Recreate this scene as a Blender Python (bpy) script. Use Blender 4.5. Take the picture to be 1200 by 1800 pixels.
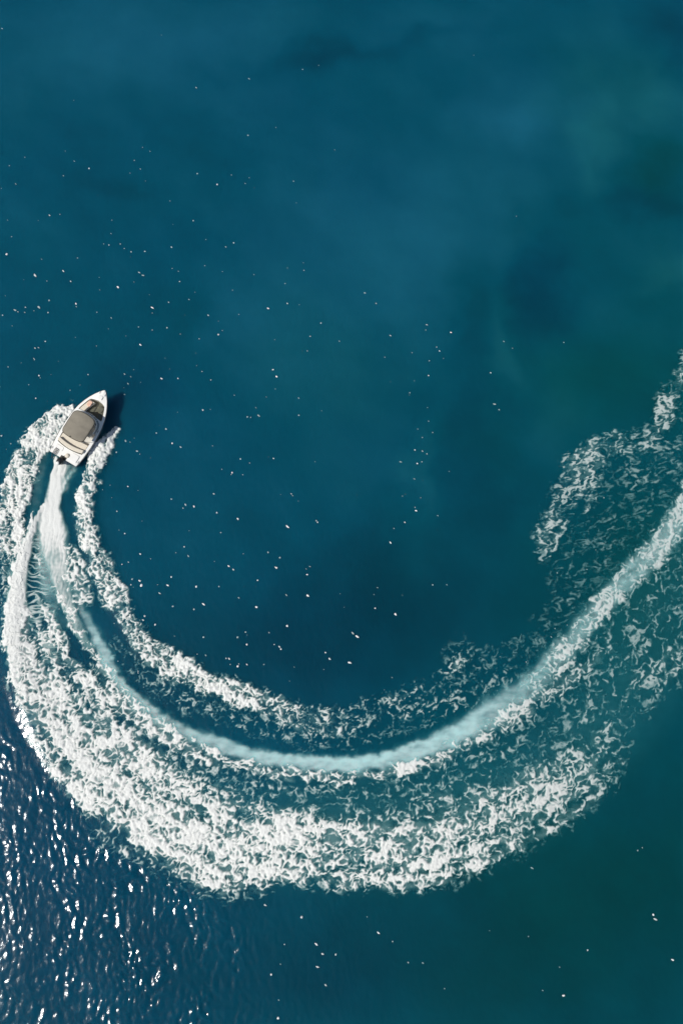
import bpy, bmesh, math, random
import numpy as np
from mathutils import Vector, Matrix

scene = bpy.context.scene
for o in list(bpy.data.objects): bpy.data.objects.remove(o)
COL = scene.collection

# ---------------------------------------------------------------- camera, sky, sun, exposure
cam_d = bpy.data.cameras.new('camera'); cam = bpy.data.objects.new('camera', cam_d); COL.objects.link(cam)
cam_d.sensor_fit = 'VERTICAL'; cam_d.sensor_height = 36.0; cam_d.lens = 36.0*1440/1800
cam_d.clip_start = 0.5; cam_d.clip_end = 12000
cam.location = (0.0, -60*math.sin(math.radians(12)), 60*math.cos(math.radians(12)))
cam.rotation_euler = (math.radians(12), 0, 0)
scene.camera = cam
SUN_AZ = (-0.93, -0.37); SUN_EL = 54.0
w = bpy.data.worlds.new("World"); scene.world = w; w.use_nodes = True
nt = w.node_tree; sky = nt.nodes.new('ShaderNodeTexSky'); sky.sky_type = 'NISHITA'; sky.sun_disc = False
sky.sun_elevation = math.radians(SUN_EL); sky.sun_rotation = math.atan2(SUN_AZ[0], SUN_AZ[1])
nt.links.new(sky.outputs[0], nt.nodes['Background'].inputs[0]); nt.nodes['Background'].inputs[1].default_value = 0.07
sl = bpy.data.lights.new('sun', 'SUN'); sl.energy = 3.6; sl.angle = math.radians(0.5); sl.color = (1, .975, .925)
sun = bpy.data.objects.new('sun', sl); COL.objects.link(sun)
ce = math.cos(math.radians(SUN_EL)); nn = math.hypot(*SUN_AZ)
sd = Vector((SUN_AZ[0]/nn*ce, SUN_AZ[1]/nn*ce, math.sin(math.radians(SUN_EL))))
sun.rotation_euler = sd.to_track_quat('Z', 'Y').to_euler(); sun.location = sd*80
scene.view_settings.view_transform = 'Standard'; scene.view_settings.look = 'None'
scene.view_settings.exposure = 0.0; scene.view_settings.gamma = 1.0; scene.view_settings.use_curve_mapping = False
scene.cycles.transparent_max_bounces = 12

# ---------------------------------------------------------------- sea fields (all in metres on the water, 24 units = 1 m)
S = 24.0
TILT = math.radians(12.0)
DIST = 60.0
FPX = 1440.0
CAM = (0.0, -DIST*math.sin(TILT), DIST*math.cos(TILT))
RNG = np.random.RandomState(11)

def ray_to_plane(px, py, z=0.0):
    """where the sight line of a photo point meets the level z"""
    px = np.asarray(px, float); py = np.asarray(py, float)
    dx = (px-600)/FPX; dy = (900-py)/FPX
    ct, st = math.cos(TILT), math.sin(TILT)
    wy = dy*ct+st; wz = dy*st-ct
    t = (z-CAM[2])/wz
    return CAM[0]+t*dx, CAM[1]+t*wy

def to_map(px, py):
    X, Y = ray_to_plane(px, py)
    return X*S+600, 900-Y*S

PERM = RNG.permutation(4096).astype(np.int64)
GA = RNG.rand(4096)*2*math.pi
GX, GY = np.cos(GA).astype(np.float32), np.sin(GA).astype(np.float32)
def perlin(x, y, seed=0):
    x = x+seed*17.31; y = y-seed*9.77
    xi = np.floor(x).astype(np.int64); yi = np.floor(y).astype(np.int64)
    xf = (x-xi).astype(np.float32); yf = (y-yi).astype(np.float32)
    def g(ix, iy, fx, fy):
        h = PERM[(PERM[(ix+seed*131) & 4095]+iy) & 4095]
        return GX[h]*fx+GY[h]*fy
    u = xf*xf*xf*(xf*(xf*6-15)+10); v = yf*yf*yf*(yf*(yf*6-15)+10)
    a = g(xi, yi, xf, yf); b = g(xi+1, yi, xf-1, yf)
    c = g(xi, yi+1, xf, yf-1); d = g(xi+1, yi+1, xf-1, yf-1)
    return (a+u*(b-a)+v*(c-a+u*(a-b-c+d)))*1.5
def fbm(x, y, seed=0, octv=3, gain=.5):
    s = 0; a = 1; t = 0
    for k in range(octv):
        s = s+a*perlin(x, y, seed+k*7); t += a*a; a *= gain; x = x*2.03; y = y*2.03
    return s/math.sqrt(t)
def sst(a, b, x):
    t = np.clip((x-a)/(b-a), 0, 1)
    return t*t*(3-2*t)

# coarse grid for wake densities
CX0, CX1, CY0, CY1, CST = -250.0, 1750.0, 380.0, 1900.0, 4.0
cxs = np.arange(CX0, CX1, CST); cys = np.arange(CY0, CY1, CST)
def catmull(P, n):
    P = np.array(P, float); out = []
    Q = np.vstack([2*P[0]-P[1], P, 2*P[-1]-P[-2]])
    for i in range(1, len(Q)-2):
        p0, p1, p2, p3 = Q[i-1], Q[i], Q[i+1], Q[i+2]
        m = max(2, int(np.hypot(*(p2-p1)[:2])/n))
        for k in range(m):
            t = k/m
            out.append(.5*((2*p1)+(-p0+p2)*t+(2*p0-5*p1+4*p2-p3)*t*t+(-p0+3*p1-3*p2+p3)*t**3))
    out.append(P[-1])
    return np.array(out)
def stroke(pts, soft=.45):
    """pts: (px, py, half_left, half_right, density). left/right of travel direction. returns coarse map"""
    P = np.array(pts, float)
    mx, my = to_map(P[:, 0], P[:, 1])
    P = np.column_stack([mx, my, P[:, 2:]])
    C = catmull(P, 7)
    wmax = C[:, 2:4].max()*1.6+10
    x0, x1 = C[:, 0].min()-wmax, C[:, 0].max()+wmax; y0, y1 = C[:, 1].min()-wmax, C[:, 1].max()+wmax
    ix = np.where((cxs >= x0) & (cxs <= x1))[0]; iy = np.where((cys >= y0) & (cys <= y1))[0]
    out = np.zeros((len(cys), len(cxs)), np.float32)
    if len(ix) == 0 or len(iy) == 0: return out
    gx, gy = np.meshgrid(cxs[ix], cys[iy])
    best = np.full(gx.shape, 1e9); side = np.zeros(gx.shape); par = np.zeros(gx.shape); endd = np.zeros(gx.shape)
    for k in range(len(C)-1):
        ax, ay = C[k, 0], C[k, 1]; ux, uy = C[k+1, 0]-ax, C[k+1, 1]-ay
        L2 = ux*ux+uy*uy+1e-9
        tt = ((gx-ax)*ux+(gy-ay)*uy)/L2; t = np.clip(tt, 0, 1)
        qx, qy = gx-ax-t*ux, gy-ay-t*uy
        d = qx*qx+qy*qy
        m = d < best
        best[m] = d[m]; side[m] = (ux*qy-uy*qx)[m]; par[m] = (k+t)[m]
    d = np.sqrt(best)
    idx = np.arange(len(C))
    wl = np.interp(par, idx, C[:, 2]); wr = np.interp(par, idx, C[:, 3]); de = np.interp(par, idx, C[:, 4])
    w = np.where(side > 0, wr, wl)          # image y is down: positive cross = right of travel
    q = d/np.maximum(w, .5)
    v = de*(1-sst(1-soft, 1+soft, q))
    out[np.ix_(iy, ix)] = v
    return out
def blob(px, py, rx, ry, ang, v):
    mx, my = to_map(px, py)
    gx, gy = np.meshgrid(cxs-mx, cys-my)
    c, s = math.cos(math.radians(ang)), math.sin(math.radians(ang))
    u = (gx*c+gy*s)/rx; w = (-gx*s+gy*c)/ry
    return (v*np.exp(-(u*u+w*w)*1.2)).astype(np.float32)
def sample(G, mx, my):
    fx = np.clip((mx-CX0)/CST, 0, len(cxs)-1.001); fy = np.clip((my-CY0)/CST, 0, len(cys)-1.001)
    ix = fx.astype(int); iy = fy.astype(int); fx = (fx-ix).astype(np.float32); fy = (fy-iy).astype(np.float32)
    return (G[iy, ix]*(1-fx)+G[iy, ix+1]*fx)*(1-fy)+(G[iy+1, ix]*(1-fx)+G[iy+1, ix+1]*fx)*fy
def union(L):
    r = np.zeros((len(cys), len(cxs)), np.float32)
    for a in L: r = 1-(1-r)*(1-np.clip(a, 0, 1))
    return r

# --- textured foam, travelling away from the boat (left of travel = starboard/inner side on the image)
FOAM = {}
FOAM['port_bow'] = union([
 stroke([(124,714,8,10,1),(103,732,20,20,1),(78,760,24,26,1),(56,795,27,27,.97),(40,835,28,27,.95),(28,880,27,34,.92),(22,925,26,32,.88),(22,965,24,26,.8),(22,1000,16,20,.62),(10,1040,8,22,.4),(-8,1090,6,18,.15)], .16),
 stroke([(126,720,8,10,1),(112,742,14,12,1),(98,768,12,12,1),(84,790,8,8,.95)], .25),
])
FOAM['starboard_bow'] = union([
 stroke([(199,759,9,10,1),(190,773,12,13,1),(178,795,14,15,1),(167,825,14,17,.97),(157,855,16,18,.96),(150,885,19,17,.94),(150,912,18,18,.93),(158,940,15,18,.94),(170,968,15,20,.92),(182,1000,19,24,.92),(196,1035,21,22,.86),(212,1070,20,18,.76),(232,1105,20,18,.8),(262,1140,22,22,.84),(300,1166,20,24,.86),(345,1185,18,26,.88),(395,1203,17,26,.88),(440,1222,16,26,.84),(490,1240,16,27,.74),(535,1252,14,30,.64),(585,1258,14,32,.5),(640,1252,18,26,.38),(700,1238,24,28,.4),(760,1224,30,30,.36),(820,1195,45,44,.34),(880,1165,32,44,.24),(930,1130,20,26,.2)], .22),
 stroke([(205,1130,14,14,.2),(250,1185,16,16,.34),(310,1222,16,18,.36),(380,1252,16,18,.34),(450,1278,16,18,.34),(530,1295,16,16,.36),(600,1298,14,14,.3),(680,1285,12,14,.2),(760,1262,14,14,.22)], .5),
 blob(805,1165,26,40,10,.3), blob(712,1222,50,11,-8,.25), blob(205,1045,14,30,-20,.25)
])
# outer, broad wake
FOAM['wake'] = union([
 # bright outer rim
 stroke([(66,905,4,4,.9),(56,930,6,7,1),(44,965,12,9,1),(34,1000,18,12,1),(27,1040,24,15,1),(24,1085,28,17,1),(26,1130,33,18,1),(34,1180,36,19,.99),(50,1235,38,20,.97),(75,1290,42,22,.96),(115,1345,50,26,.94),(170,1395,58,30,.92),(235,1440,60,30,.93),(310,1480,62,34,.95),(385,1507,60,42,.95),(450,1517,62,34,.95),(520,1512,66,34,.86),(590,1512,62,36,.8),(660,1514,60,36,.84),(730,1512,60,38,.87),(800,1500,60,40,.84),(870,1468,60,44,.78),(940,1432,60,40,.7),(1000,1400,56,38,.68),(1045,1362,48,34,.64),(1075,1320,46,28,.46),(1095,1280,40,22,.3),(1130,1225,36,24,.36),(1170,1180,24,28,.52),(1220,1140,30,36,.56),(1300,1060,50,40,.5),(1400,960,60,50,.4),(1500,860,60,50,.2)], .3),
 stroke([(55,1000,14,8,.0),(62,1060,20,12,.15),(75,1120,22,20,.7),(95,1180,26,28,.85),(130,1250,34,36,.85),(190,1320,44,44,.86),(270,1375,46,50,.82),(350,1425,46,50,.72),(430,1455,40,40,.6),(520,1460,36,30,.45),(620,1462,30,30,.34),(720,1450,30,40,.36),(800,1430,40,40,.46),(880,1400,36,40,.46),(950,1370,34,36,.5),(1010,1330,34,36,.4),(1040,1290,30,30,.28)], .5),
 # loose foam between the rim and the blue streak
 stroke([(150,1185,16,14,.5),(200,1250,26,22,.62),(260,1310,34,26,.56),(340,1360,38,30,.46),(430,1395,36,30,.42),(530,1405,34,30,.36),(630,1405,34,30,.3),(730,1390,36,34,.34),(820,1350,36,40,.36),(900,1300,36,40,.36),(980,1240,34,50,.34),(1060,1170,40,60,.36),(1130,1100,50,60,.36),(1200,1020,50,60,.34),(1300,920,60,60,.3),(1450,800,60,60,.2)], .45),
 # foam tight under the blue streak
 stroke([(118,950,6,10,.7),(126,985,20,12,.86),(136,1020,24,14,.86),(144,1048,20,16,.74),(150,1068,12,10,.4)], .3),
 stroke([(98,980,6,8,.5),(104,1040,9,11,.8),(125,1078,10,12,.9),(139,1108,10,12,.9),(156,1134,10,12,.88),(172,1158,10,12,.86),(192,1186,10,14,.86),(220,1222,11,16,.86),(262,1262,12,18,.85),(310,1296,12,18,.84),(370,1324,12,17,.82),(440,1344,10,15,.84),(510,1356,8,14,.82),(580,1362,7,13,.78),(650,1358,7,14,.75),(720,1342,8,16,.74),(780,1322,8,18,.74),(840,1290,10,20,.72),(890,1256,14,22,.76),(930,1222,20,22,.72),(970,1176,24,20,.80),(1008,1128,23,20,.82),(1045,1080,22,20,.82),(1085,1034,24,20,.80),(1125,995,26,22,.80),(1165,955,28,22,.84),(1205,905,30,24,.84),(1260,820,28,24,.8),(1320,730,28,26,.8),(1400,620,30,30,.6)], .34),
 stroke([(960,1230,10,10,.5),(1000,1196,12,10,.6),(1045,1160,12,10,.5),(1090,1140,16,12,.25)], .4),
 # thin inner strands on the left
 stroke([(72,950,3,3,.55),(70,990,4,4,.75),(71,1020,4,4,.8),(74,1050,3,3,.5)], .5),
 stroke([(82,1060,5,5,.4),(90,1084,8,7,.9),(98,1110,8,8,.95),(111,1134,8,8,.92),(125,1158,9,9,.88),(142,1182,10,10,.82),(165,1212,12,12,.74),(195,1245,14,14,.6)], .3),
 # ragged fringe below
 stroke([(160,1425,0,14,.5),(200,1465,0,26,.5),(260,1500,0,24,.5),(320,1525,0,26,.6),(390,1550,0,24,.75),(440,1555,0,20,.65),(500,1545,0,16,.45),(600,1550,0,16,.45),(700,1555,0,14,.45),(800,1545,0,16,.4)], .4),
])
# old foam drifting at the right
FOAM['drift'] = union([
 stroke([(1196,655,10,10,.5),(1172,700,18,16,.68),(1160,745,20,18,.56),(1120,770,26,14,.42),(1075,775,24,18,.55),(1040,795,26,26,.68),(1020,830,24,34,.68),(1005,870,20,34,.6),(985,905,16,28,.6),(968,945,18,34,.72),(955,975,12,16,.5)], .4),
 stroke([(1260,560,20,20,.6),(1196,655,14,14,.5)], .4),
 stroke([(1050,830,10,10,.5),(1040,870,9,9,.6),(1030,910,8,8,.4)], .4),
 stroke([(1150,820,65,65,.24),(1090,880,65,65,.26),(1040,950,52,52,.28),(1010,1010,40,40,.28),(990,1060,30,30,.24),(955,1100,24,24,.18)], .5),
 stroke([(1300,700,70,70,.3),(1200,790,70,60,.26),(1150,820,60,60,.1)], .5),
])
# --- smooth, streaked white water of the propeller wash
WASH = union([
 stroke([(100,806,3,4,1),(98,830,7,6,1),(95,855,10,8,1),(92,878,12,9,1),(91,900,17,15,1),(92,920,21,23,.95),(95,945,24,24,.8),(99,975,22,22,.68),(106,1010,18,17,.6),(112,1045,15,13,.55),(124,1075,12,11,.5),(138,1105,10,10,.45),(156,1136,9,8,.35)], .45),
 stroke([(133,824,1,2,.5),(124,838,2,3,.62),(116,850,2,3,.7),(109,866,3,4,.7),(102,885,5,5,.6)], .6),
 stroke([(112,806,9,6,.7),(108,822,9,9,.75),(102,842,9,10,.8),(97,862,9,10,.8)], .7),
 stroke([(122,818,6,6,.35),(114,836,6,6,.5),(106,856,5,5,.5)], .7),
 stroke([(78,888,2,2,.9),(70,905,3,3,.95),(61,925,5,4,1),(50,955,9,6,1),(40,985,14,8,1),(32,1020,17,9,1),(26,1060,18,10,1),(22,1100,17,10,1),(26,1150,13,8,.8),(34,1195,10,6,.5),(50,1240,8,5,.2)], .22),
])
RIBS = union([stroke([(68,945,8,10,.7),(66,990,14,18,.9),(66,1030,18,20,1),(70,1070,20,18,1),(80,1110,20,16,.9),(92,1145,16,14,.6)], .5)])
# --- clouds of fine bubbles just under the surface
AIR = union([
 stroke([(118,1015,6,4,.35),(134,1052,8,6,.5),(149,1082,9,6,.6),(163,1112,10,7,.75),(182,1152,12,8,.85),(208,1198,10,10,.85),(250,1240,10,12,.85),(308,1277,10,13,.80),(380,1306,10,14,.80),(460,1328,10,15,.86),(550,1340,11,14,.88),(630,1341,12,14,.9),(700,1329,13,15,.9),(760,1309,15,16,.88),(815,1283,18,18,.85),(870,1246,22,24,.72),(925,1205,17,20,.64),(985,1145,17,20,.58),(1045,1075,17,20,.56),(1105,1010,18,20,.56),(1165,950,20,20,.56),(1260,820,26,26,.5),(1400,620,30,30,.3)], .55),
 stroke([(84,915,12,12,.6),(82,950,14,16,.75),(80,985,16,16,.7),(82,1020,16,14,.6),(90,1055,14,14,.45),(110,1095,12,12,.3)], .6),
 stroke([(128,820,9,9,.55),(116,842,10,9,.6),(106,866,8,8,.5)], .6),
 stroke([(80,800,6,14,.3),(72,850,10,14,.35),(65,890,8,14,.3)], .6),
 stroke([(148,772,8,8,.0),(176,752,8,6,.5),(165,775,8,8,.3)], .6),
 stroke([(70,1200,30,30,.2),(150,1320,50,45,.24),(290,1420,60,60,.24),(480,1465,70,60,.24),(750,1450,80,65,.22),(950,1370,70,60,.22),(1060,1270,70,60,.2),(1150,1120,80,80,.16),(1280,950,90,90,.14)], .75),
])
ALLF = union([FOAM['port_bow'], FOAM['starboard_bow'], FOAM['wake'], FOAM['drift']])

def foam_at(mx, my, D, old=0.0, fresh=0.0):
    """opacity and roughness of foam of density map D at points"""
    wx = perlin(mx/34, my/34, 3)*8+perlin(mx/13, my/13, 5)*6
    wy = perlin(mx/34, my/34, 4)*8+perlin(mx/13, my/13, 6)*6
    d = sample(D, mx+wx, my+wy)
    out = np.zeros(mx.shape, np.float32); u = np.zeros(mx.shape, np.float32)
    k = d > .02
    if not k.any(): return out, u, d
    x, y, dd = mx[k], my[k], d[k]
    age = np.clip(sst(480, 1150, x)*sst(1650, 1250, y+0*x)*.8+.2*sst(480, 1150, x)+old, 0, 1)   # foam left behind long ago is thin
    x0_, y0_ = x, y
    if old > .5: y = y*1.45+.15*x; x = x*.85
    x = x*(1+.38*fresh); y = y*(1+.38*fresh)
    # curled strands: ridged noise bent by itself
    ax = perlin(x/19, y/19, 21)*10+perlin(x/8, y/8, 22)*4
    ay = perlin(x/19, y/19, 23)*10+perlin(x/8, y/8, 24)*4
    rdg = lambda n_, k_: 1-k_*(np.sqrt(n_*n_+.012)-.11)      # rounded crests
    r1 = rdg(perlin((x+ax)/21, (y+ay)/17, 31), 2.1)
    r2 = rdg(perlin((x+ax*.8)/12, (y+ay*.8)/10.5, 32), 1.9)
    r3 = rdg(perlin((x+ax*.5)/6.8, (y+ay*.5)/6.4, 34), 1.6)
    fine = sst(.55, .95, dd)
    big = sst(-.35, .35, perlin(x/70, y/70, 36))*.55          # patches of coarser and of finer lace
    # threads drawn out along the curve of the turn
    cx_, cy_ = x0_-640, y0_-720
    rr_ = np.hypot(cx_, cy_*.93); th_ = np.arctan2(cy_, cx_)*650
    drawn = perlin((rr_+ax*.8)/8.5, (th_+ay)/38, 37)
    thin = 1-sst(.3, .7, dd)
    r = (.26+.5*big-.12*fine+.08*thin)*r1+(.40)*r2+(.52-.4*big+.16*fine-.05*thin)*r3+.09*perlin(x/3.2, y/3.2, 33)+.26*fine*perlin(x/7.5, y/7.5, 35)+(.22+.16*age)*drawn
    q = np.linspace(0, 1, 257)
    cdf = np.quantile(r[::max(1, len(r)//60000)], q)
    uu = np.interp(r, cdf, q)
    streak = .7*perlin((rr_+wx[k])/17, th_/170, 38)+.6*perlin((rr_+wx[k])/8, th_/110, 39)
    patch = fbm(x/48, y/48, 41, 3)+1.15*streak
    cov = np.clip(dd*(1+patch*(.52+.42*old)*(1-dd*.55)), 0, 1)
    cov = .42*cov+.24*cov*cov+.08*sst(.72, 1.0, cov)+.26*sst(.965, 1.0, cov)+fresh*.20*sst(.80, .97, cov)
    th = 1-cov
    core = sst(th-.07, th+.36+.08*fine, uu)
    halo = sst(th-.34, th+.22, uu)
    milk = sst(.25, 1.0, dd*(1+.5*fbm(x/17, y/17, 42, 3)+.35*streak))
    m = 1-(1-core)*(1-.36*halo)*(1-.24*milk*milk)
    m = m*(.70+.30*np.clip(dd*1.25, 0, 1))*sst(.0, .14, dd)*(1-.28*age)*(1-.22*old*sst(.7, .3, dd))
    cen = sample(AIR, x0_, y0_)*age                            # milky heart of the old wake
    m = np.maximum(m, .80*sst(.30, .66, cen)*sst(.25, .75, dd)*np.clip(.18+.72*uu+.35*fbm(x0_/12, y0_/12, 43, 3), 0, 1))
    out[k] = m; u[k] = uu
    return out, u, d
def wash_at(mx, my):
    wx = perlin(mx/20, my/20, 51)*2.5; wy = perlin(mx/20, my/20, 52)*2.5
    d = sample(WASH, mx+wx, my+wy)
    # streaks run down the flow
    fl = my+.25*mx
    st = perlin((mx+wx*2)/5.5, fl/48, 55)*.55+perlin((mx+wx)/3.0, fl/26, 56)*.35+perlin(mx/6, my/6, 57)*.25
    w0 = np.clip(sst(.10, .90, d*(1+.38*st))*(.97+.12*st), 0, 1)
    # ribs of froth pulled sideways between the outer rim and the jet
    rb = sample(RIBS, mx+wx, my+wy)
    if rb.max() > 0:
        rg = 1-np.abs(perlin(mx/42+wy*.02, (my+wx*1.5+perlin(mx/16, my/16, 58)*4)/8.5, 59))*2.4
        w0 = np.maximum(w0, .75*rb*sst(.35, .95, rg))
    return w0, st
def air_at(mx, my):
    w = 7
    d = sample(AIR, mx+perlin(mx/28, my/28, 61)*w, my+perlin(mx/28, my/28, 62)*w)
    e = sample(AIR, mx+fbm(mx/16, my/16, 64, 3)*9, my+fbm(mx/16, my/16, 65, 3)*9)
    return np.clip((.55*d+.45*e)*(1+.30*fbm(mx/24, my/11, 63, 4)), 0, 1)
SEABLOBS = [ # px, py, rx, ry, angle, lightness, green
 (900,210,95,60,0,.42,-.1),(760,400,260,160,0,.35,-.1),(230,80,260,110,0,.34,-.1),(690,60,200,60,0,.2,0),(1060,150,120,130,0,.2,.35),(1170,160,60,60,0,.25,.2),
 (890,620,26,100,12,.42,.25),(750,840,30,120,8,.36,.25),(960,700,60,120,0,.2,.2),(640,560,160,160,0,.18,.15),(560,700,120,160,0,.12,.25),(400,560,90,70,0,.2,0),(1190,480,70,40,0,.25,.15),
 (1045,260,30,120,8,.3,.2),(860,800,60,50,0,.12,.2),
 (840,720,75,330,27,-.26,-.06),(560,1080,120,90,20,-.12,-.05),(640,90,210,28,-12,-.3,-.1),(560,85,70,40,-25,-.45,-.1),(205,325,90,30,15,-.3,0),(950,500,40,90,10,-.55,-.35),(1120,370,110,35,5,-.5,-.1),(1190,60,60,60,0,-.4,-.2),(1150,300,60,60,0,-.3,.4),
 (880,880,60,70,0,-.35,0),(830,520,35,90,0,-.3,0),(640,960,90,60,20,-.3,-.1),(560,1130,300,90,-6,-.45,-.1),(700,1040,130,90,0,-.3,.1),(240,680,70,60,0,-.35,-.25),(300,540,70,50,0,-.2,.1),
 (1000,1000,90,90,0,-.2,.1),(1100,660,160,90,0,-.15,.4),(1100,1560,300,160,0,-.32,.45),(700,1680,400,90,0,-.25,.1),(100,1600,220,300,0,-.1,-.45),(1150,1000,120,160,0,-.1,.3),(560,1700,120,60,0,-.1,-.25),(40,1300,60,160,0,-.1,-.4)]
def sea_at(mx, my):
    L = .13*fbm(mx/190, (my-.5*mx)/150, 71, 5); G = .14*fbm(mx/260, my/260, 75, 3)
    wx = fbm(mx/120, my/120, 77, 4)*40; wy = fbm(mx/120, my/120, 78, 4)*40
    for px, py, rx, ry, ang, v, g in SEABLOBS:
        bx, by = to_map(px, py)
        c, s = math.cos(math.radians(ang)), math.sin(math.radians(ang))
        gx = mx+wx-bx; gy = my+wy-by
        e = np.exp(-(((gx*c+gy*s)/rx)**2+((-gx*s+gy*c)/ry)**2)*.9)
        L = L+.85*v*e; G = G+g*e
    G = G+.55*sst(700, 1400, mx+.25*my)*sst(-200, 400, my)-.1
    L = L-.12*sst(900, 1700, my)+.05*fbm(mx/60, my/45, 79, 3)
    return L, np.clip(G, -.6, 1)

# ---------------------------------------------------------------- materials
def new_mat(name):
    m = bpy.data.materials.new(name); m.use_nodes = True
    return m, m.node_tree, m.node_tree.nodes['Principled BSDF']
def paint(name, col, rough=.5, var=.08, scale=6.0, bump=0.0, metallic=0.0, spec=.5, coat=0.0):
    m, t, p = new_mat(name); N = t.nodes.new; L = t.links.new
    tc = N('ShaderNodeTexCoord'); no = N('ShaderNodeTexNoise'); no.inputs['Scale'].default_value = scale; no.inputs['Detail'].default_value = 5
    L(tc.outputs['Object'], no.inputs['Vector'])
    r = N('ShaderNodeValToRGB'); r.color_ramp.elements[0].position = .3; r.color_ramp.elements[1].position = .7
    r.color_ramp.elements[0].color = (*[c*(1-var) for c in col], 1); r.color_ramp.elements[1].color = (*[min(1, c*(1+var)) for c in col], 1)
    L(no.outputs['Fac'], r.inputs[0]); L(r.outputs[0], p.inputs['Base Color'])
    p.inputs['Roughness'].default_value = rough; p.inputs['Metallic'].default_value = metallic
    p.inputs['Specular IOR Level'].default_value = spec; p.inputs['Coat Weight'].default_value = coat
    if bump:
        n2 = N('ShaderNodeTexNoise'); n2.inputs['Scale'].default_value = scale*8; L(tc.outputs['Object'], n2.inputs['Vector'])
        b = N('ShaderNodeBump'); b.inputs['Strength'].default_value = bump; b.inputs['Distance'].default_value = .01
        L(n2.outputs['Fac'], b.inputs['Height']); L(b.outputs[0], p.inputs['Normal'])
    return m

def water_material():
    m, t, p = new_mat('sea_water'); N = t.nodes.new; L = t.links.new
    at = N('ShaderNodeAttribute'); at.attribute_name = 'tint'
    L(at.outputs['Color'], p.inputs['Base Color'])
    p.inputs['Roughness'].default_value = .13; p.inputs['IOR'].default_value = 1.33
    p.inputs['Subsurface Weight'].default_value = 1.0
    p.inputs['Subsurface Radius'].default_value = (.3, 1.0, 1.1)
    p.inputs['Subsurface Scale'].default_value = 5.0
    tc = N('ShaderNodeTexCoord'); mp = N('ShaderNodeMapping'); mp.inputs['Rotation'].default_value = (0, 0, .3); mp.inputs['Scale'].default_value = (1.5, .8, 1)
    n = N('ShaderNodeTexNoise'); n.inputs['Scale'].default_value = 2.2; n.inputs['Detail'].default_value = 4; n.inputs['Roughness'].default_value = .55
    L(tc.outputs['Object'], mp.inputs[0]); L(mp.outputs[0], n.inputs['Vector'])
    b = N('ShaderNodeBump'); b.inputs['Strength'].default_value = .45; b.inputs['Distance'].default_value = .04
    L(n.outputs['Fac'], b.inputs['Height']); L(b.outputs[0], p.inputs['Normal'])
    return m
def foam_material(name, col):
    m, t, p = new_mat(name); N = t.nodes.new; L = t.links.new
    at = N('ShaderNodeAttribute'); at.attribute_name = 'cover'
    tc = N('ShaderNodeTexCoord'); n = N('ShaderNodeTexNoise'); n.inputs['Scale'].default_value = 9; n.inputs['Detail'].default_value = 5
    L(tc.outputs['Object'], n.inputs['Vector'])
    r = N('ShaderNodeValToRGB'); r.color_ramp.elements[0].color = (*[c*.95 for c in col], 1); r.color_ramp.elements[1].color = (*col, 1)
    L(n.outputs['Fac'], r.inputs[0])
    # thin wet froth lets the green of the water through
    th = N('ShaderNodeMapRange'); th.inputs['From Min'].default_value = .1; th.inputs['From Max'].default_value = .85
    L(at.outputs['Fac'], th.inputs['Value'])
    mx_ = N('ShaderNodeMix'); mx_.data_type = 'RGBA'; mx_.inputs['A'].default_value = (.20, .50, .48, 1)
    L(th.outputs[0], mx_.inputs['Factor']); L(r.outputs[0], mx_.inputs['B']); L(mx_.outputs['Result'], p.inputs['Base Color'])
    p.inputs['Roughness'].default_value = .75; p.inputs['Specular IOR Level'].default_value = .25
    b = N('ShaderNodeBump'); b.inputs['Strength'].default_value = .5; b.inputs['Distance'].default_value = .03
    L(n.outputs['Fac'], b.inputs['Height']); L(b.outputs[0], p.inputs['Normal'])
    L(at.outputs['Fac'], p.inputs['Alpha'])
    return m
M = {
 'water': water_material(),
 'foam': foam_material('sea_foam', (.80, .80, .755)),
 'gelcoat': paint('white_gelcoat', (.92, .895, .835), .28, .03, 3, 0, 0, .5, .3),
 'hull': paint('hull_gelcoat', (.74, .74, .78), .25, .04, 3, 0, 0, .5, .3),
 'canvas': paint('taupe_canvas', (.250, .222, .172), .85, .10, 2.2, .4),
 'trim': paint('dark_trim', (.045, .042, .03), .7, .2, 8),
 'cream': paint('cream_vinyl', (.74, .66, .53), .55, .05, 7, .1),
 'peach': paint('peach_vinyl', (.80, .50, .36), .6, .16, 5, .1),
 'floor': paint('olive_carpet_and_pad_shade', (.125, .122, .088), .9, .14, 9, .3),  # carpet colour, also the painted shade of the right-hand bow pads
 'sole': paint('pale_cockpit_sole', (.62, .60, .54), .6, .05, 6, .1),
 'wood': paint('teak_trim', (.30, .16, .06), .6, .2, 12),
 'black': paint('black_plastic', (.012, .012, .013), .35, .2, 10),
 'steel': paint('stainless_steel', (.55, .56, .57), .22, .06, 12, 0, 1.0),
 'darksteel': paint('dark_anodised_tube', (.04, .042, .045), .35, .1, 12, 0, .6),
 'glass': paint('smoked_acrylic', (.22, .24, .25), .08, .1, 3),
 'dial': paint('grey_instrument_panel', (.10, .10, .11), .5, .15, 20),
}
def setp(o, label=None, cat=None, group=None, kind=None):
    if label: o['label'] = label
    if cat: o['category'] = cat
    if group: o['group'] = group
    if kind: o['kind'] = kind
    return o

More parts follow.
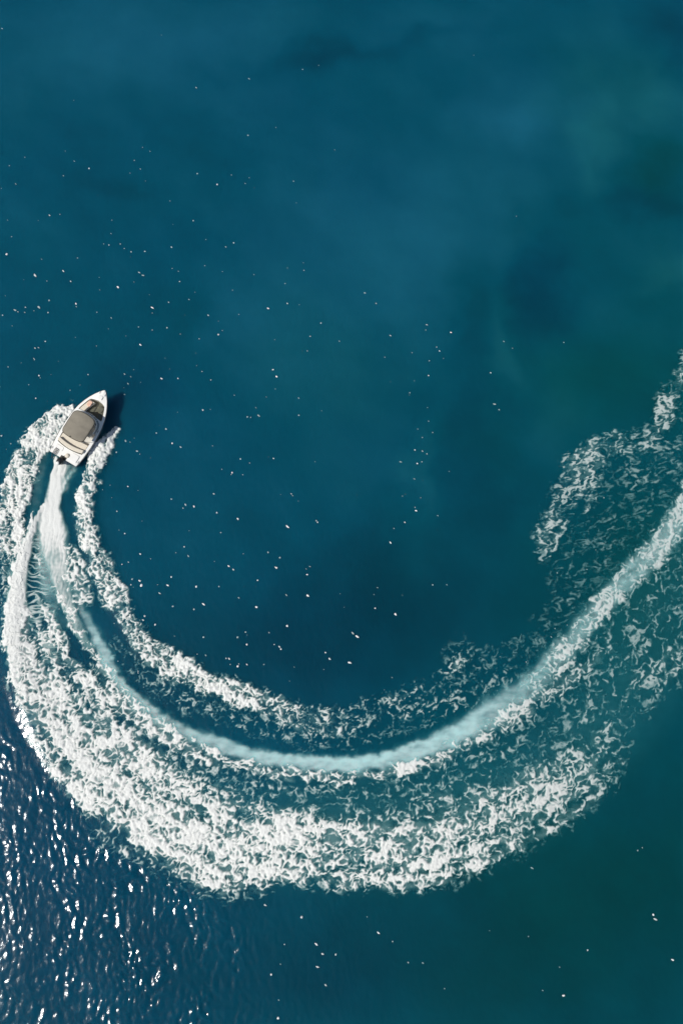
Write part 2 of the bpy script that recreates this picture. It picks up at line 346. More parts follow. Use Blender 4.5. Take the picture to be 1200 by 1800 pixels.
# ---------------------------------------------------------------- the sea
def ripple_amp(mx, my):
    """how choppy the water is: a breezy patch lower left, calm elsewhere"""
    a = (.72*sst(520, 190, mx-.30*(my-1500)+fbm(mx/70, my/70, 91, 2)*50)+.28*sst(760, 200, mx-.3*(my-1600)))*sst(1060, 1330, my+fbm(mx/60, my/60, 92, 2)*40-.25*mx*0)
    return a
def sea_height(mx, my):
    """metres"""
    z = .06*perlin(mx/190, my/240, 81)+.03*perlin(mx/80, my/110, 82)
    return z
def ripples(mx, my):
    # short crested wavelets, crests lying along the photograph's up-left to down-right line
    c, s = math.cos(.30), math.sin(.30)
    u = mx*c-my*s; v = mx*s+my*c          # u across the crests, v along
    wv = perlin(mx/60, my/60, 83)*10
    a = ripple_amp(mx, my)
    z = .26*perlin((u+wv)/15, v/30, 84)+.42*perlin((u+wv)/8, v/13, 85)+.16*perlin((u+wv)/4.8, v/6.5, 86)
    g = sst(-.55, .5, perlin(mx/45, my/80, 87))
    return z*(.013+a*(.60+1.15*sst(60, 420, mx))*(.030+.058*g))
WAKE_RIDGE = union([
 stroke([(110,722,8,12,.7),(70,765,20,30,.9),(36,840,26,30,.8),(24,920,26,30,.5),(22,1000,20,20,.2)], .8),
 stroke([(190,768,8,10,.8),(168,820,12,14,.9),(152,890,14,16,.8),(164,950,14,16,.6),(196,1035,16,16,.4),(260,1140,16,16,.3)], .8),
 stroke([(66,900,6,6,.6),(40,970,14,10,1),(22,1060,20,12,1),(20,1130,22,14,1),(45,1230,28,16,.8),(120,1345,40,24,.5),(240,1440,50,30,.2)], .8)])
def wake_height(mx, my):
    return .22*sample(WAKE_RIDGE, mx, my)

def axis(lo, hi, core_lo, core_hi, step):
    core = list(np.arange(core_lo, core_hi+1e-6, step))
    up = []; x = core[-1]; d = step
    while x < hi: d *= 1.22; x += d; up.append(x)
    dn = []; x = core[0]; d = step
    while x > lo: d *= 1.22; x -= d; dn.append(x)
    return np.array(dn[::-1]+core+up)
def grid_mesh(name, xs, ys, Z, keep=None):
    ny, nx = Z.shape
    gx, gy = np.meshgrid(xs, ys)
    co = np.stack([gx, gy, Z], -1).reshape(-1, 3).astype(np.float32)
    idx = np.arange(nx*ny).reshape(ny, nx)
    q = np.stack([idx[:-1, :-1], idx[:-1, 1:], idx[1:, 1:], idx[1:, :-1]], -1).reshape(-1, 4)
    used = None
    if keep is not None:
        q = q[keep.reshape(-1)]
        used = np.unique(q); mp = np.full(nx*ny, -1, np.int64); mp[used] = np.arange(len(used)); q = mp[q]; co = co[used]
    me = bpy.data.meshes.new(name)
    me.vertices.add(len(co)); me.vertices.foreach_set('co', co.ravel())
    me.loops.add(len(q)*4); me.loops.foreach_set('vertex_index', q.astype(np.int32).ravel())
    me.polygons.add(len(q)); me.polygons.foreach_set('loop_start', np.arange(0, len(q)*4, 4, dtype=np.int32))
    try: me.polygons.foreach_set('loop_total', np.full(len(q), 4, np.int32))
    except Exception: pass
    me.update(calc_edges=True)
    me.polygons.foreach_set('use_smooth', np.ones(len(q), bool))
    return me, used

xs = axis(-4000, 4000, -33, 33, .085); ys = axis(-4000, 4000, -36, 47, .085)
GX_, GY_ = np.meshgrid(xs, ys); MX, MY = GX_*S+600, 900-GY_*S
infr = np.exp(-np.clip(np.hypot(np.clip(np.abs(GX_)-40, 0, None), np.clip(np.abs(GY_)-50, 0, None))/12, 0, 30))
fd = sst(.02, .4, sample(ALLF, np.clip(MX, CX0, CX1), np.clip(MY, CY0, CY1)))
WZ = sea_height(MX, MY)*infr+ripples(MX, MY)*infr*(1-.7*fd)+wake_height(MX, MY)
me, _ = grid_mesh('water', xs, ys, WZ)
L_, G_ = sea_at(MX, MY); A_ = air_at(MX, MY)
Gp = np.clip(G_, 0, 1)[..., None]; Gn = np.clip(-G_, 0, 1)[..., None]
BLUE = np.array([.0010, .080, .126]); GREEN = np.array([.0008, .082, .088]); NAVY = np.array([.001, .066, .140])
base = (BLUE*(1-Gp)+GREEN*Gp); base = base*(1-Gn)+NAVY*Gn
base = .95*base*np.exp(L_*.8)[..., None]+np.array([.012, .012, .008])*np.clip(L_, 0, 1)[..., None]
A3 = A_[..., None]
A4 = sst(.15, .85, A3)
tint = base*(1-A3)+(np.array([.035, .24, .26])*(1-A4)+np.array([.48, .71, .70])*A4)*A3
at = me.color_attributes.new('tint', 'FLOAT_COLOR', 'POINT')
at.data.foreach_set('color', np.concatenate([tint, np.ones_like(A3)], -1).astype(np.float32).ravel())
sea = bpy.data.objects.new('water', me); COL.objects.link(sea); me.materials.append(M['water']); sea['kind'] = 'structure'

# ---------------------------------------------------------------- foam, real raised sheets of froth lying on the water
FST = .052
def foam_object(name, fn, z0, label, cat):
    X = np.arange(-31, 37, FST); Y = np.arange(-33, 18, FST)
    # cheap pre-test on the coarse map
    gx, gy = np.meshgrid(X, Y); mx, my = gx*S+600, 900-gy*S
    m, h = fn(mx, my)
    v = m > .025
    keep = v[:-1, :-1] | v[1:, :-1] | v[:-1, 1:] | v[1:, 1:]
    Z = sea_height(mx, my)+wake_height(mx, my)+z0+h
    me, used = grid_mesh(name, X, Y, Z, keep)
    a = me.attributes.new('cover', 'FLOAT', 'POINT'); a.data.foreach_set('value', m.reshape(-1)[used].astype(np.float32))
    o = bpy.data.objects.new(name, me); COL.objects.link(o); me.materials.append(M['foam'])
    setp(o, label, cat, kind='stuff')
    return o
def froth(key, rel):
    def f(mx, my):
        m, u, d = foam_at(mx, my, FOAM[key], 1.0 if key == 'drift' else 0.0, {'port_bow': 1.0, 'starboard_bow': .55}.get(key, 0.0))
        lump = perlin(mx/6.5, my/6.5, 101)*.5+perlin(mx/3.6, my/3.6, 102)*.35
        h = m*(.02+rel*(.50*u+.45*lump*sst(.3, .9, d)+.3*sst(.4, 1, d)))
        return np.clip(m, 0, 1), h
    return f
def wash_fn(mx, my):
    m, st = wash_at(mx, my)
    return m, m*(.05+.020*st)
foam_object('wake_foam', froth('wake', .13), .012, 'broad crescent of churned white foam sweeping under the whole picture behind the boat', 'wake')
foam_object('bow_wave_foam', froth('port_bow', .20), .020, 'thick white spray thrown out along the left side of the boat', 'bow wave')
foam_object('bow_wave_foam', froth('starboard_bow', .17), .026, 'narrow foam band curving inside the turn from the right side of the boat', 'bow wave')
foam_object('drifting_foam', froth('drift', .09), .016, 'thin lacy foam drifting at the right edge above the wake', 'foam')
foam_object('propeller_wash', wash_fn, .045, 'smooth streaky white jet of water running out behind the motor', 'propeller wash')

# flecks: sun glints modelled as small white domes, plus loose bits of froth
FL = """4 50 1;284 61 1;130 176 1;345 154 2;438 139 2;532 122 1;560 115 1;832 98 1;436 238 2;485 224 1;251 259 1;264 266 1;44 276 1;115 265 1;17 291 1;157 296 2;112 309 1;28 323 1;3 331 1;247 297 1;256 318 1;347 305 2;382 324 3;407 307 2;431 322 1;447 330 1;438 312 1;516 319 1;521 357 1;299 353 1;340 388 2;88 379 2;14 387 1;68 388 1;106 377 1;197 387 1;21 416 2;74 456 1;12 447 4;62 484 4;137 454 2;112 477 2;183 429 1;192 431 1;212 429 1;219 437 1;231 443 2;255 442 2;302 435 2;362 421 1;397 434 2;411 427 2;245 479 2;252 484 2;303 472 1;314 477 2;316 495 2;236 496 1;208 505 3;176 510 1;125 495 2;134 534 3;87 528 3;69 540 3;27 545 3;5 554 3;45 540 1;32 548 1;85 549 2;60 546 1;44 549 1;22 573 1;171 549 2;196 559 1;263 518 1;268 541 5;325 554 1;366 554 2;244 575 2;268 580 1;294 576 3;317 587 1;384 588 2;343 514 1;420 553 2;391 581 1;80 600 3;62 612 2;68 611 2;133 593 1;170 608 1;247 606 3;61 632 1;38 638 1;15 645 3;69 660 2;71 664 1;90 658 1;51 676 1;103 635 1;155 658 2;219 657 2;225 674 1;230 662 1;219 693 2;63 700 2;284 665 3;313 665 2;371 668 1;0 680 1;471 542 2;505 533 2;564 568 2;483 597 1;480 650 3;486 662 3;484 684 1;468 698 1;450 717 1;357 721 2;370 720 1;435 733 3;455 731 2;525 700 1;525 730 2;412 695 1;292 754 3;275 761 2;303 779 3;318 786 2;374 784 1;423 807 2;439 814 1;481 806 3;408 831 3;390 825 1;376 868 2;326 887 2;341 890 3;322 893 1;381 901 2;418 912 3;505 925 5;556 915 3;558 918 2;388 936 1;324 961 2;331 977 2;471 971 3;492 980 2;402 995 3;410 1001 2;484 997 2;453 1020 2;486 998 3;540 1010 2;538 1000 1;295 1029 3;301 1014 2;281 1043 3;345 1031 3;385 1031 2;358 1062 4;304 1066 2;341 1071 3;451 1067 4;420 1051 2;503 1046 2;541 1047 3;505 1100 3;482 1133 2;473 1112 1;491 1137 3;494 1141 2;358 1120 3;418 1120 3;432 1111 2;434 1133 3;307 1118 1;315 1148 3;318 1152 2;347 1150 1;403 1158 3;398 1157 2;418 1171 3;420 1167 2;405 1168 1;434 1168 2;464 1168 2;362 1152 2;579 1158 4;615 1165 4;620 1113 3;628 1119 4;572 1147 2;695 1080 4;659 1069 2;663 1033 1;760 1028 2;785 1028 2;686 954 4;711 918 3;692 929 1;729 892 1;731 898 3;712 869 1;707 872 1;728 842 1;704 812 2;733 815 3;741 812 1;729 791 3;742 793 2;750 798 2;742 769 1;734 754 2;760 760 2;753 740 1;720 690 2;751 716 1;753 660 2;728 669 1;772 617 2;767 610 1;754 634 2;779 630 1;724 620 1;792 584 2;750 571 3;748 580 1;885 600 2;862 655 2;900 612 1;885 600 1;990 602 2;869 710 3;877 720 2;907 380 1;641 514 1;661 534 1;534 475 2;533 462 1;409 510 1;641 515 2;676 628 1;686 671 1;789 829 1;512 868 1;540 617 1;545 591 1;205 795 2;221 775 2;229 777 1;241 793 3;246 798 2;265 805 1;194 853 2;225 855 3;181 861 1;197 875 1;243 862 1;206 899 2;220 938 3;210 932 1;247 974 4;233 1018 2;246 1021 4;249 1029 4;231 1028 3;224 1042 2;255 1083 3;252 1090 2;273 1098 2;60 630 1;215 992 2;265 982 1;281 1043 2;10 520 1;3 766 3;20 780 2;40 800 2;12 790 1;1133 0 0;530 1612 4;665 1640 3;690 1655 2;556 1660 3;567 1677 3;500 1660 2;590 1678 3;558 1700 4;477 1713 3;572 1732 4;490 1758 2;489 1790 4;645 1612 1;717 1692 2;743 1693 2;781 1738 1;928 1646 2;990 1750 5;1032 1670 3;1147 1608 3;1151 1616 3;1181 1687 3;953 1741 1;983 1700 1;935 1526 2;860 1636 1;1128 1490 1;1120 1495 2;466 1591 2;493 1695 2"""
rs = np.random.RandomState(5)
fl = []
for e in FL.split(';'):
    a, b, c = e.split(); c = int(c)
    if c: fl.append((float(a), float(b), c))
# spray specks thrown off the edges of the foam
for k in range(900):
    x, y = rs.uniform(-150, 1300), rs.uniform(620, 1650); x1, y1 = to_map(x, y)
    d = float(sample(ALLF, np.array([x1]), np.array([y1]))[0])
    if .01 < d < .35 and rs.rand() < (.75 if x < 560 else .3): fl.append((x, y, rs.choice([.6, .8, 1, 1.6])))
for k in range(240):
    x, y = rs.uniform(-300, 800), rs.uniform(250, 1200)
    if rs.rand() < .65*math.exp(-((x-330)/330)**2-((y-800)/420)**2)+.2: fl.append((x, y, rs.choice([.45, .6, .8])))
bm = bmesh.new(); cov_ = []
for px, py, c in fl:
    cov_.append(min(1, rs.uniform(.18, .72)+.13*c))
    X, Y = ray_to_plane(px, py); X, Y = float(X), float(Y)
    r = (.026+.0145*c)*rs.uniform(.7, 1.2)
    el = 1.0; ang = rs.uniform(-.4, .4)-.6
    if c == 5 or c == 4 and rs.rand() < .35: el = 2.1 if c == 4 else 3.0; r *= .72
    elif rs.rand() < .5: el = rs.uniform(1.4, 2.2); r *= .85
    if c == 5 and py > 1500: el = 1.4; ang = .2
    mx, my = np.array([X*S+600]), np.array([900-Y*S])
    z = float((sea_height(mx, my)+wake_height(mx, my)+ripples(mx, my))[0])+.004
    n = 9; rings = []
    ph = rs.rand(n)*.6+.65
    for kr, (rr, zz) in enumerate(((1, 0), (.8, .35), (.4, .55))):
        ring = []
        for i in range(n):
            t = i/n*6.283
            x0 = math.cos(t)*r*rr*ph[i]*el; y0 = math.sin(t)*r*rr*ph[i]
            ring.append(bm.verts.new((X+x0*math.cos(ang)-y0*math.sin(ang), Y+x0*math.sin(ang)+y0*math.cos(ang), z+zz*r)))
        rings.append(ring)
    top = bm.verts.new((X, Y, z+.6*r))
    for a_, b_ in zip(rings, rings[1:]):
        for i in range(n): bm.faces.new((a_[i], a_[(i+1) % n], b_[(i+1) % n], b_[i]))
    for i in range(n): bm.faces.new((rings[-1][i], rings[-1][(i+1) % n], top))
me = bpy.data.meshes.new('glint_froth_fleck'); bm.to_mesh(me); bm.free()
ca = me.attributes.new('cover', 'FLOAT', 'POINT'); ca.data.foreach_set('value', np.repeat(np.array(cov_, np.float32), 28))
for p_ in me.polygons: p_.use_smooth = True
M['fleck'] = foam_material('fleck_glint_foam', (.86, .86, .83))
o = bpy.data.objects.new('glint_froth_flecks', me); COL.objects.link(o); me.materials.append(M['fleck'])
setp(o, 'tiny white flecks, solid stand-ins for sun glints mixed with froth, scattered over the open water inside the turn', 'glint and foam flecks', kind='stuff')

# ---------------------------------------------------------------- the boat; local metres: x to its right hand, y forward, z up
K = 1/24.3
def link(name, bm, mat, parent, smooth=False, bevel=0, sub=0, label=None):
    me = bpy.data.meshes.new(name); bmesh.ops.recalc_face_normals(bm, faces=bm.faces[:]); bm.to_mesh(me); bm.free()
    if smooth:
        for p_ in me.polygons: p_.use_smooth = True
    me.materials.append(mat)
    o = bpy.data.objects.new(name, me); COL.objects.link(o)
    if parent: o.parent = parent
    if bevel:
        b = o.modifiers.new('bevel', 'BEVEL'); b.width = bevel; b.segments = 3; b.limit_method = 'ANGLE'; b.angle_limit = math.radians(35)
    if label: o['label'] = label
    return o
def prism(bm, pts, z0, z1, top=None):
    """outline pts (x,y) from z0 to z1; z may be functions of y"""
    f0 = z0 if callable(z0) else (lambda x, y: z0); f1 = z1 if callable(z1) else (lambda x, y: z1)
    lo = [bm.verts.new((x, y, f0(x, y))) for x, y in pts]; hi = [bm.verts.new((x, y, f1(x, y))) for x, y in pts]
    n = len(pts); bm.faces.new(lo[::-1]); bm.faces.new(hi)
    for i in range(n): bm.faces.new((lo[i], lo[(i+1) % n], hi[(i+1) % n], hi[i]))
def rrect(x0, x1, y0, y1, r, n=5):
    out = []
    for cx, cy, a0 in ((x1-r, y1-r, 0), (x0+r, y1-r, 90), (x0+r, y0+r, 180), (x1-r, y0+r, 270)):
        for k in range(n+1):
            a = math.radians(a0+90*k/n); out.append((cx+r*math.cos(a), cy+r*math.sin(a)))
    return out
def tube(bm, path, r, n=8):
    P = [Vector(p) for p in path]; rings = []
    for i, p in enumerate(P):
        d = (P[min(i+1, len(P)-1)]-P[max(i-1, 0)]).normalized()
        a = d.cross(Vector((0, 0, 1)) if abs(d.z) < .9 else Vector((1, 0, 0))).normalized(); b = d.cross(a)
        rings.append([bm.verts.new(p+(a*math.cos(t)+b*math.sin(t))*r) for t in [k/n*6.2832 for k in range(n)]])
    for q, s_ in zip(rings, rings[1:]):
        for i in range(n): bm.faces.new((q[i], q[(i+1) % n], s_[(i+1) % n], s_[i]))
    bm.faces.new(rings[0]); bm.faces.new(rings[-1][::-1])
def lathe(bm, c, prof, n=14, ax='z'):
    rings = []
    for r, z in prof:
        rings.append([bm.verts.new((c[0]+r*math.cos(t), c[1]+r*math.sin(t), c[2]+z)) for t in [k/n*6.2832 for k in range(n)]])
    for q, s_ in zip(rings, rings[1:]):
        for i in range(n): bm.faces.new((q[i], q[(i+1) % n], s_[(i+1) % n], s_[i]))
    bm.faces.new(rings[0][::-1]); bm.faces.new(rings[-1])

ST = [(0, 26.5), (10, 28.5), (20, 29.6), (40, 31), (60, 31), (80, 29.6), (95, 26.6), (108, 22.2), (118, 17.6), (127, 12.4), (134, 7.4), (139, 3.2), (141, .8)]
def halfb(a): return float(np.interp(a, [s_[0] for s_ in ST], [s_[1] for s_ in ST]))
def sheer(a): return .74+.34*(a/141)**1.6
boat = bpy.data.objects.new('motorboat', None); COL.objects.link(boat)
setp(boat, 'small white motorboat with grey-brown canopy speeding at the head of the curling wake', 'boat')

# hull shell
AA = [0, 5, 10, 20, 30, 40, 50, 60, 70, 80, 88, 95, 102, 108, 113, 118, 123, 127, 131, 134, 137, 139, 141]
bm = bmesh.new(); rows = []
for a in AA:
    hb = halfb(a)*K; t = a/141; zk = -.22+.95*max(0, (t-.55)/.45)**2.2; zc = .02+.55*max(0, (t-.35)/.65)**1.7
    cb = hb*(.86-.30*t**2)
    prof = [(0, zk), (cb*.55, zk*.5+zc*.5-.02), (cb, zc), (cb+.02*(hb > .1), zc+.05), (hb*.97, zc*.45+sheer(a)*.55), (hb, sheer(a)-.03)]
    rows.append([bm.verts.new((x, a*K, z)) for x, z in [(-q, z_) for q, z_ in prof[::-1][:-1]]+prof])
for r0, r1 in zip(rows, rows[1:]):
    for i in range(len(r0)-1): bm.faces.new((r0[i], r0[i+1], r1[i+1], r1[i]))
bm.faces.new(rows[0])
bmesh.ops.remove_doubles(bm, verts=bm.verts, dist=.0005)
link('hull', bm, M['hull'], boat, True)
# rub rail
bm = bmesh.new()
for sgn in (-1, 1):
    tube(bm, [(sgn*(halfb(a)*K+.004), a*K, sheer(a)-.035) for a in AA], .020, 6)
link('rub_rail', bm, M['trim'], boat, True)
# deck: side decks, foredeck, aft deck as a strip between outer and inner outline
def inner(a):
    if a < 23: return 0
    if a < 84: return halfb(a)-5.2
    if a < 89: return 0
    if a <= 119:
        return max(0.0, min(halfb(a)-4.6, 26*math.sqrt(max(0, 1-((a-84)/35.5)**2.6))))
    return 0
bm = bmesh.new()
DA = [0, 5, 10, 15, 22.9, 23.1, 30, 40, 50, 60, 70, 80, 83.9, 84.1, 88.9, 89.1, 92, 96, 100, 104, 108, 111, 114, 116, 118, 119.4, 121, 124, 127, 131, 134, 137, 139, 141]
for sgn in (-1, 1):
    prev = None
    for a in DA:
        hb = halfb(a)*K; ib = inner(a)*K; zs = sheer(a)
        cam_ = .05*(1 if ib == 0 else .3)
        pts = [(hb, zs-.03), (hb-.03, zs)]+[(ib+(hb-.03-ib)*q, zs+cam_*(1-q)) for q in (.66, .33, 0)]
        row = [bm.verts.new((sgn*max(0, x), a*K, z)) for x, z in pts]
        if prev:
            for i in range(4): bm.faces.new((prev[i], prev[i+1], row[i+1], row[i]))
        prev = row
bmesh.ops.remove_doubles(bm, verts=bm.verts, dist=.0006)
bmesh.ops.dissolve_degenerate(bm, dist=.0003, edges=bm.edges)
link('deck', bm, M['gelcoat'], boat, False)
# cockpit liners (walls) and floors
def liner(a0, a1, zf, name):
    bm = bmesh.new(); A = np.linspace(a0, a1, 19)
    L1 = [(-inner(a)*K, a*K) for a in A]; R1 = [(inner(a)*K, a*K) for a in A][::-1]
    out = L1+R1; n = len(out)
    hi = [bm.verts.new((x, y, sheer(y/K)+.012)) for x, y in out]; lo = [bm.verts.new((x*.97, y, zf)) for x, y in out]
    for i in range(n): bm.faces.new((hi[i], hi[(i+1) % n], lo[(i+1) % n], lo[i]))
    w_ = link(name+'_wall', bm, M['gelcoat'], boat)
    bm = bmesh.new(); bm.faces.new([bm.verts.new((x*.97, y, zf+.003)) for x, y in out])
    link(name+'_floor', bm, M['floor'] if zf > .5 else M['sole'], boat)
liner(23.3, 83.8, .34, 'cockpit')
liner(89.2, 119.2, .52, 'bow_cockpit')
# bow seats along both sides, cushion and coaming backrest
def bowseat(sgn, mat, lab):
    A = np.linspace(90, 113.5, 9)
    outer = [(sgn*(inner(a)*K-.03), a*K) for a in A]
    innr = [(sgn*max(.06, (inner(a)*K-.03-.40)), a*K) for a in A][::-1]
    bm = bmesh.new(); prism(bm, outer+innr, .53, .80)
    base_ = link('bow_seat', bm, M['gelcoat'], boat, bevel=.02)
    bm = bmesh.new()
    out2 = [(sgn*(inner(a)*K-.05), a*K) for a in A]; in2 = [(sgn*max(.08, (inner(a)*K-.05-.36)), a*K) for a in A][::-1]
    prism(bm, out2+in2, .80, .90)
    link('seat_cushion', bm, mat, base_, bevel=.035, label=lab)
    bm = bmesh.new(); tube(bm, [(x, y, .885) for x, y in in2[1:]], .012, 6)
    link('piping', bm, M['wood'], base_, True)
    # back pad at the forward end
    bm = bmesh.new(); xm = sgn*(inner(109)*K-.24)
    prism(bm, rrect(xm-.15, xm+.15, 102*K, 112.5*K, .09), .90, .965)
    link('head_pad', bm, M['peach'] if sgn < 0 else M['floor'], base_, bevel=.03)  # right-hand pad coloured dark olive in place of shade
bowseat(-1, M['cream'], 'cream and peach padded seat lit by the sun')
bowseat(1, M['floor'], 'seat pad with its shade painted in as dark olive')  # shade on this seat is painted in with the olive colour
bm = bmesh.new(); prism(bm, rrect(-.05, .03, 92*K, 116*K, .03), .523, .545)
link('floor_divider', bm, M['trim'], boat, bevel=.006)
bm = bmesh.new(); prism(bm, rrect(-.16, .16, 122*K, 129*K, .06), 1.105, 1.128)
link('anchor_hatch', bm, M['gelcoat'], boat, bevel=.008)
# cross deck dash and helm
bm = bmesh.new(); prism(bm, [(-24*K, 83*K), (-24*K, 90*K), (-8*K, 91.5*K), (-8*K, 83*K)], .34, .98); prism(bm, [(8*K, 83*K), (8*K, 91.5*K), (24*K, 90*K), (24*K, 78*K), (8*K, 78*K)], .34, .98)
cons = link('helm_console', bm, M['gelcoat'], boat, bevel=.03)
bm = bmesh.new(); prism(bm, rrect(10*K, 22*K, 79*K, 82*K, .03), .98, 1.03); link('instrument_panel', bm, M['dial'], cons, bevel=.01)
bm = bmesh.new()
tube(bm, [(16*K+.17*math.cos(t), 76*K+.05*math.sin(t), .98+.15*math.sin(t)) for t in [k/16*6.2832 for k in range(17)]], .014, 6)
tube(bm, [(16*K-.16, 76*K, .98), (16*K+.16, 76*K, .98)], .010, 6); tube(bm, [(16*K, 76*K, .98), (16*K, 79*K, .93)], .02, 6)
link('steering_wheel', bm, M['black'], cons, True)
# windscreen: wraparound frame and panes
WP = [(-25, 66), (-25.5, 76), (-23.5, 84), (-17, 89), (-8, 91.6), (0, 92.4), (8, 91.6), (17, 89), (23.5, 84), (25.5, 76), (25, 66)]
bm = bmesh.new()
tube(bm, [(x*K*.93, (y-3)*K, 1.34-.12*(abs(i-5) > 3)-.06*(abs(i-5) > 4)) for i, (x, y) in enumerate(WP)], .034, 8)
tube(bm, [(x*K, y*K, sheer(y)+.02) for x, y in WP], .026, 8)
for i in (0, 3, 4, 6, 7, 10):
    x, y = WP[i]; tube(bm, [(x*K, y*K, sheer(y)+.02), (x*K*.93, (y-3)*K, 1.34-.12*(abs(i-5) > 3)-.06*(abs(i-5) > 4))], .018, 6)
ws = link('windscreen_frame', bm, M['gelcoat'], boat, True)
bm = bmesh.new()
for i in range(len(WP)-1):
    vs = []
    for j, tp in ((i, 0), (i+1, 0), (i+1, 1), (i, 1)):
        x, y = WP[j]
        vs.append(bm.verts.new((x*K*.93, (y-3)*K, 1.33-.12*(abs(j-5) > 3)-.06*(abs(j-5) > 4)) if tp else (x*K, y*K, sheer(y)+.02)))
    bm.faces.new(vs)
bmesh.ops.remove_doubles(bm, verts=bm.verts, dist=.0005); bmesh.ops.solidify(bm, geom=bm.faces[:], thickness=.008)
link('windscreen_pane', bm, M['glass'], ws)
# helm seats
for sx in (-15, 15):
    bm = bmesh.new(); lathe(bm, (sx*K, 62*K, .34), [(.14, 0), (.05, .03), (.05, .30), (.16, .33)]); prism(bm, rrect(sx*K-.24, sx*K+.24, 57*K, 68*K, .08), .68, .80)
    hs = link('helm_seat', bm, M['cream'], boat, bevel=.02)
    bm = bmesh.new(); prism(bm, rrect(sx*K-.24, sx*K+.24, 55*K, 58.5*K, .06), .70, 1.16); link('backrest', bm, M['cream'], hs, bevel=.03)
# rear bench: bowed seat and back
def arc(y0, bow, x0, x1, n=13): return [(x0+(x1-x0)*k/n, (y0-bow*(1-((x0+(x1-x0)*k/n)/x1)**2))*K) for k in range(n+1)]
W1 = 24.5*K
bm = bmesh.new(); prism(bm, arc(27, 3, -W1, W1)+arc(42, 1, -W1, W1)[::-1], .345, .74); bn = link('rear_bench', bm, M['cream'], boat, bevel=.03)
bm = bmesh.new(); prism(bm, arc(24.6, 3.4, -W1, W1)+arc(31, 3.2, -W1, W1)[::-1], .60, 1.00); link('backrest', bm, M['cream'], bn, bevel=.045)
bm = bmesh.new(); tube(bm, [(x, y+.01, .80) for x, y in arc(23.2, 3.2, -W1*.98, W1*.98)], .028, 6); link('piping', bm, M['trim'], bn, True)
# aft sun deck and hatch
bm = bmesh.new(); prism(bm, rrect(8*K, 23*K, 4*K, 18*K, .08), sheer(8)+.03, sheer(8)+.075); prism(bm, rrect(-23*K, -8*K, 10*K, 18*K, .08), sheer(8)+.03, sheer(8)+.075)
link('aft_locker_lid', bm, M['gelcoat'], boat, bevel=.018)
bm = bmesh.new(); lathe(bm, (4.0*K, 8.5*K, sheer(5)+.04), [(.15, 0), (.165, .03), (.15, .085), (.09, .12), (.02, .13)], 18)
link('round_stern_seat', bm, M['cream'], boat, True)
bm = bmesh.new(); prism(bm, rrect(-5.5*K, 5.5*K, -1*K, 4.6*K, .03), sheer(0)-.02, sheer(0)+.062); link('motor_well', bm, M['trim'], boat, bevel=.01)
# cleats
for x, y in ((-26, 8), (26, 8), (-27, 72), (27.2, 72), (-5, 133), (5, 133)):
    bm = bmesh.new(); z = sheer(y)+.03; tube(bm, [(x*K, y*K-.09, z+.035), (x*K, y*K-.05, z+.045), (x*K, y*K+.05, z+.045), (x*K, y*K+.09, z+.035)], .015, 6)
    tube(bm, [(x*K, y*K-.03, z-.02), (x*K, y*K-.03, z+.045)], .014, 6); tube(bm, [(x*K, y*K+.03, z-.02), (x*K, y*K+.03, z+.045)], .014, 6)
    link('cleat', bm, M['darksteel'] if y == 72 else M['steel'], boat, True)
# folded boarding ladder on the left stern quarter
bm = bmesh.new(); z = sheer(5)+.075
for dx in (-.11, .11): tube(bm, [(-17*K+dx, 11*K, z), (-17*K+dx, 10*K, z+.06), (-17*K+dx, 0, z+.05), (-17*K+dx, -2*K, z-.02), (-17*K+dx, -9*K, .45)], .022, 8)
for yy, zz in ((10, .06), (7, .056), (4, .052), (1, .05), (-5, -.15), (-8, -.26)): tube(bm, [(-17*K-.11, yy*K, z+zz), (-17*K+.11, yy*K, z+zz)], .020, 6)
link('boarding_ladder', bm, M['darksteel'], boat, True)
# canopy
CW, CL0, CL1, CZ = 21.6*K, 40.5*K, 83*K, 1.92
cxo = 1.0*K
def can_out(r, grow=0):
    pts = []
    for x, y in rrect(-CW-grow, CW+grow, CL0-grow, CL1+grow, r, 6):
        e = 1-(x/(CW+grow))**2
        bow = (3.8*K*e if y > (CL0+CL1)/2 else -2.6*K*e)*abs((y-(CL0+CL1)/2)/((CL1-CL0)/2))
        nar = 1-.05*((y-(CL0+CL1)/2)/((CL1-CL0)/2))**2
        pts.append((cxo+x*nar, y+bow))
    return pts
bm = bmesh.new(); yc = (CL0+CL1)/2; base_pts = []
corner = can_out(.235)
dense = []
for i in range(len(corner)):
    p0, p1 = corner[i], corner[(i+1) % len(corner)]; m_ = max(1, int(math.dist(p0, p1)/.12))
    for k in range(m_):
        x = p0[0]+(p1[0]-p0[0])*k/m_; y = p0[1]+(p1[1]-p0[1])*k/m_
        if m_ > 4: # long straight sides still take the bow
            if abs(p0[1]-p1[1]) < .25:
                e = 1-((x-cxo)/CW)**2; y = (CL1+3.8*K*e if y > yc else CL0-2.6*K*e)
        dense.append((x, y))
def cz(x, y):
    u_ = (x-cxo)/CW; v_ = (y-yc)/((CL1-CL0)/2)
    return CZ+.11*(1-u_*u_)+.03*(1-v_*v_)-.018*abs(math.sin(v_*math.pi*1.5))
ring_prev = None; first = None
for f in (1, .94, .8, .6, .4, .2):
    ring = [bm.verts.new((cxo+(x-cxo)*f, yc+(y-yc)*f, cz(cxo+(x-cxo)*f, yc+(y-yc)*f)-(.02 if f == 1 else 0))) for x, y in dense]
    if ring_prev:
        for i in range(len(ring)): bm.faces.new((ring_prev[i], ring_prev[(i+1) % len(ring)], ring[(i+1) % len(ring)], ring[i]))
    ring_prev = ring
ctr = bm.verts.new((cxo, yc, cz(cxo, yc)))
for i in range(len(ring)): bm.faces.new((ring[i], ring[(i+1) % len(ring)], ctr))
bmesh.ops.recalc_face_normals(bm, faces=bm.faces[:])
bmesh.ops.solidify(bm, geom=bm.faces[:], thickness=.02)
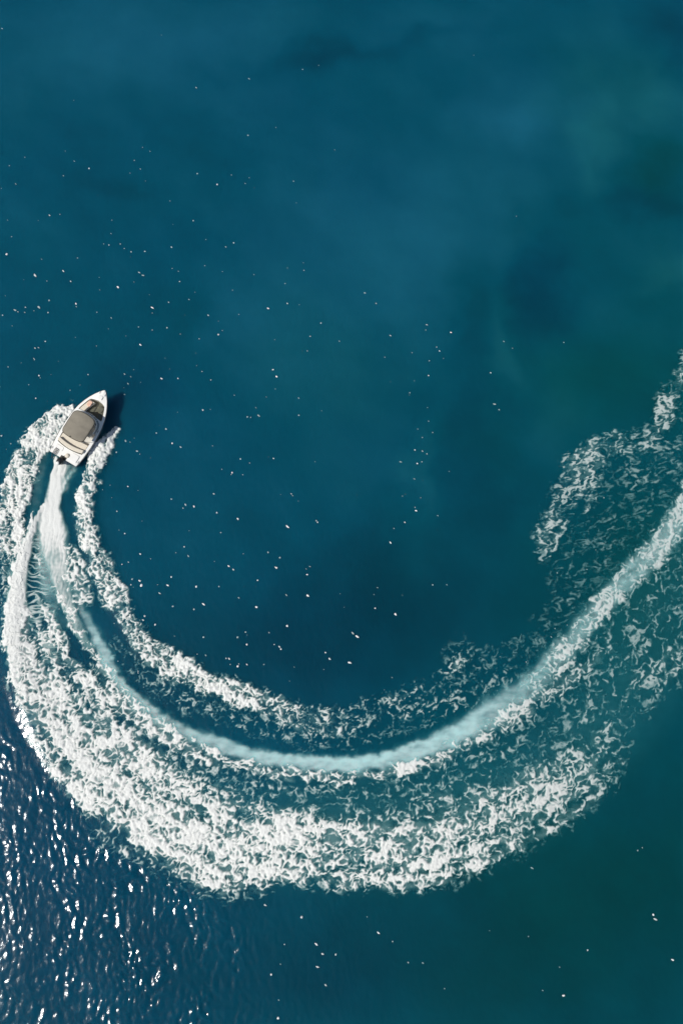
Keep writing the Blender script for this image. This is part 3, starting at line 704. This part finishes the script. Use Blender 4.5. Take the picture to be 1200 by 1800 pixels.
can = link('canopy', bm, M['canvas'], boat, True)
bm = bmesh.new(); tube(bm, [(x, y, cz(x, y)-.022) for x, y in dense+dense[:1]], .022, 6); link('canopy_edge', bm, M['trim'], can, True)
bm = bmesh.new()
for yy, yb in ((CL0+.03, 50), (yc, 55), (CL1-.06, 62)):
    top = [(cxo+CW*q*.93, yy, cz(cxo+CW*q*.93, yy)-.05) for q in (-1, -.6, -.2, .2, .6, 1)]
    tube(bm, [(-27*K, yb*K, .80)]+top+[(27*K, yb*K, .80)], .016, 6)
link('canopy_frame', bm, M['steel'], can, True)
bm = bmesh.new(); lathe(bm, (cxo-.10, CL0-.05, CZ+.06), [(.035, 0), (.04, .03), (.035, .08), (.01, .10)], 10); link('stern_light', bm, M['black'], can, True)
# outboard motor
mot = bpy.data.objects.new('outboard_motor', None); COL.objects.link(mot); mot.parent = boat; mot.location = (-1.5*K, -2*K, .62)
bm = bmesh.new()
def egg(bm, secs, n=16):
    rings = []
    for y0, rx, ry, z in secs: rings.append([bm.verts.new((rx*math.cos(t), y0+ry*math.sin(t), z)) for t in [k/n*6.2832 for k in range(n)]])
    for q, s_ in zip(rings, rings[1:]):
        for i in range(n): bm.faces.new((q[i], q[(i+1) % n], s_[(i+1) % n], s_[i]))
    bm.faces.new(rings[0][::-1]); bm.faces.new(rings[-1])
egg(bm, [(-.16, .15, .20, -.05), (-.17, .19, .27, .05), (-.18, .205, .30, .25), (-.18, .19, .28, .40), (-.18, .14, .21, .47), (-.18, .05, .08, .49)])
link('cowling', bm, M['black'], mot, True)
bm = bmesh.new(); egg(bm, [(-.36, .10, .11, .30), (-.37, .125, .13, .40), (-.37, .11, .115, .49), (-.37, .05, .05, .52)]); link('cowling_cap', bm, M['gelcoat'], mot, True)
bm = bmesh.new(); egg(bm, [(-.2, .07, .16, -.75), (-.18, .08, .17, -.05)]); prism(bm, rrect(-.14, .14, -.02, .16, .03), -.2, .10); link('drive_leg', bm, M['black'], mot, True)
bm = bmesh.new(); tube(bm, [(0, .02, .12), (.0, .22, .20), (.10, .36, .14)], .03, 6); tube(bm, [(.05, .02, .12), (.10, .24, .17), (.2, .3, .1)], .02, 6); link('control_cables', bm, M['black'], mot, True)

# place the boat: stern and bow sight lines of the photograph met at deck height
sx_, sy_ = ray_to_plane(111, 806.5, .72); bx_, by_ = ray_to_plane(185, 686, 1.32)
fx, fy = float(bx_-sx_), float(by_-sy_); Lw = math.hypot(fx, fy)
HEEL, PITCH = math.radians(8), math.radians(3.5)
heading = math.atan2(-fx, fy)
R = Matrix.Rotation(heading, 4, 'Z') @ Matrix.Rotation(PITCH, 4, 'X') @ Matrix.Rotation(HEEL, 4, 'Y')
sc_ = Lw/(141*K*math.cos(PITCH)+.3*math.sin(PITCH)*0)
Sc = Matrix.Diagonal((sc_, sc_, sc_, 1))
off = (R @ Sc) @ Vector((0, 0, .74))
boat.matrix_world = Matrix.Translation(Vector((float(sx_)-off.x, float(sy_)-off.y, .72-off.z))) @ R @ Sc
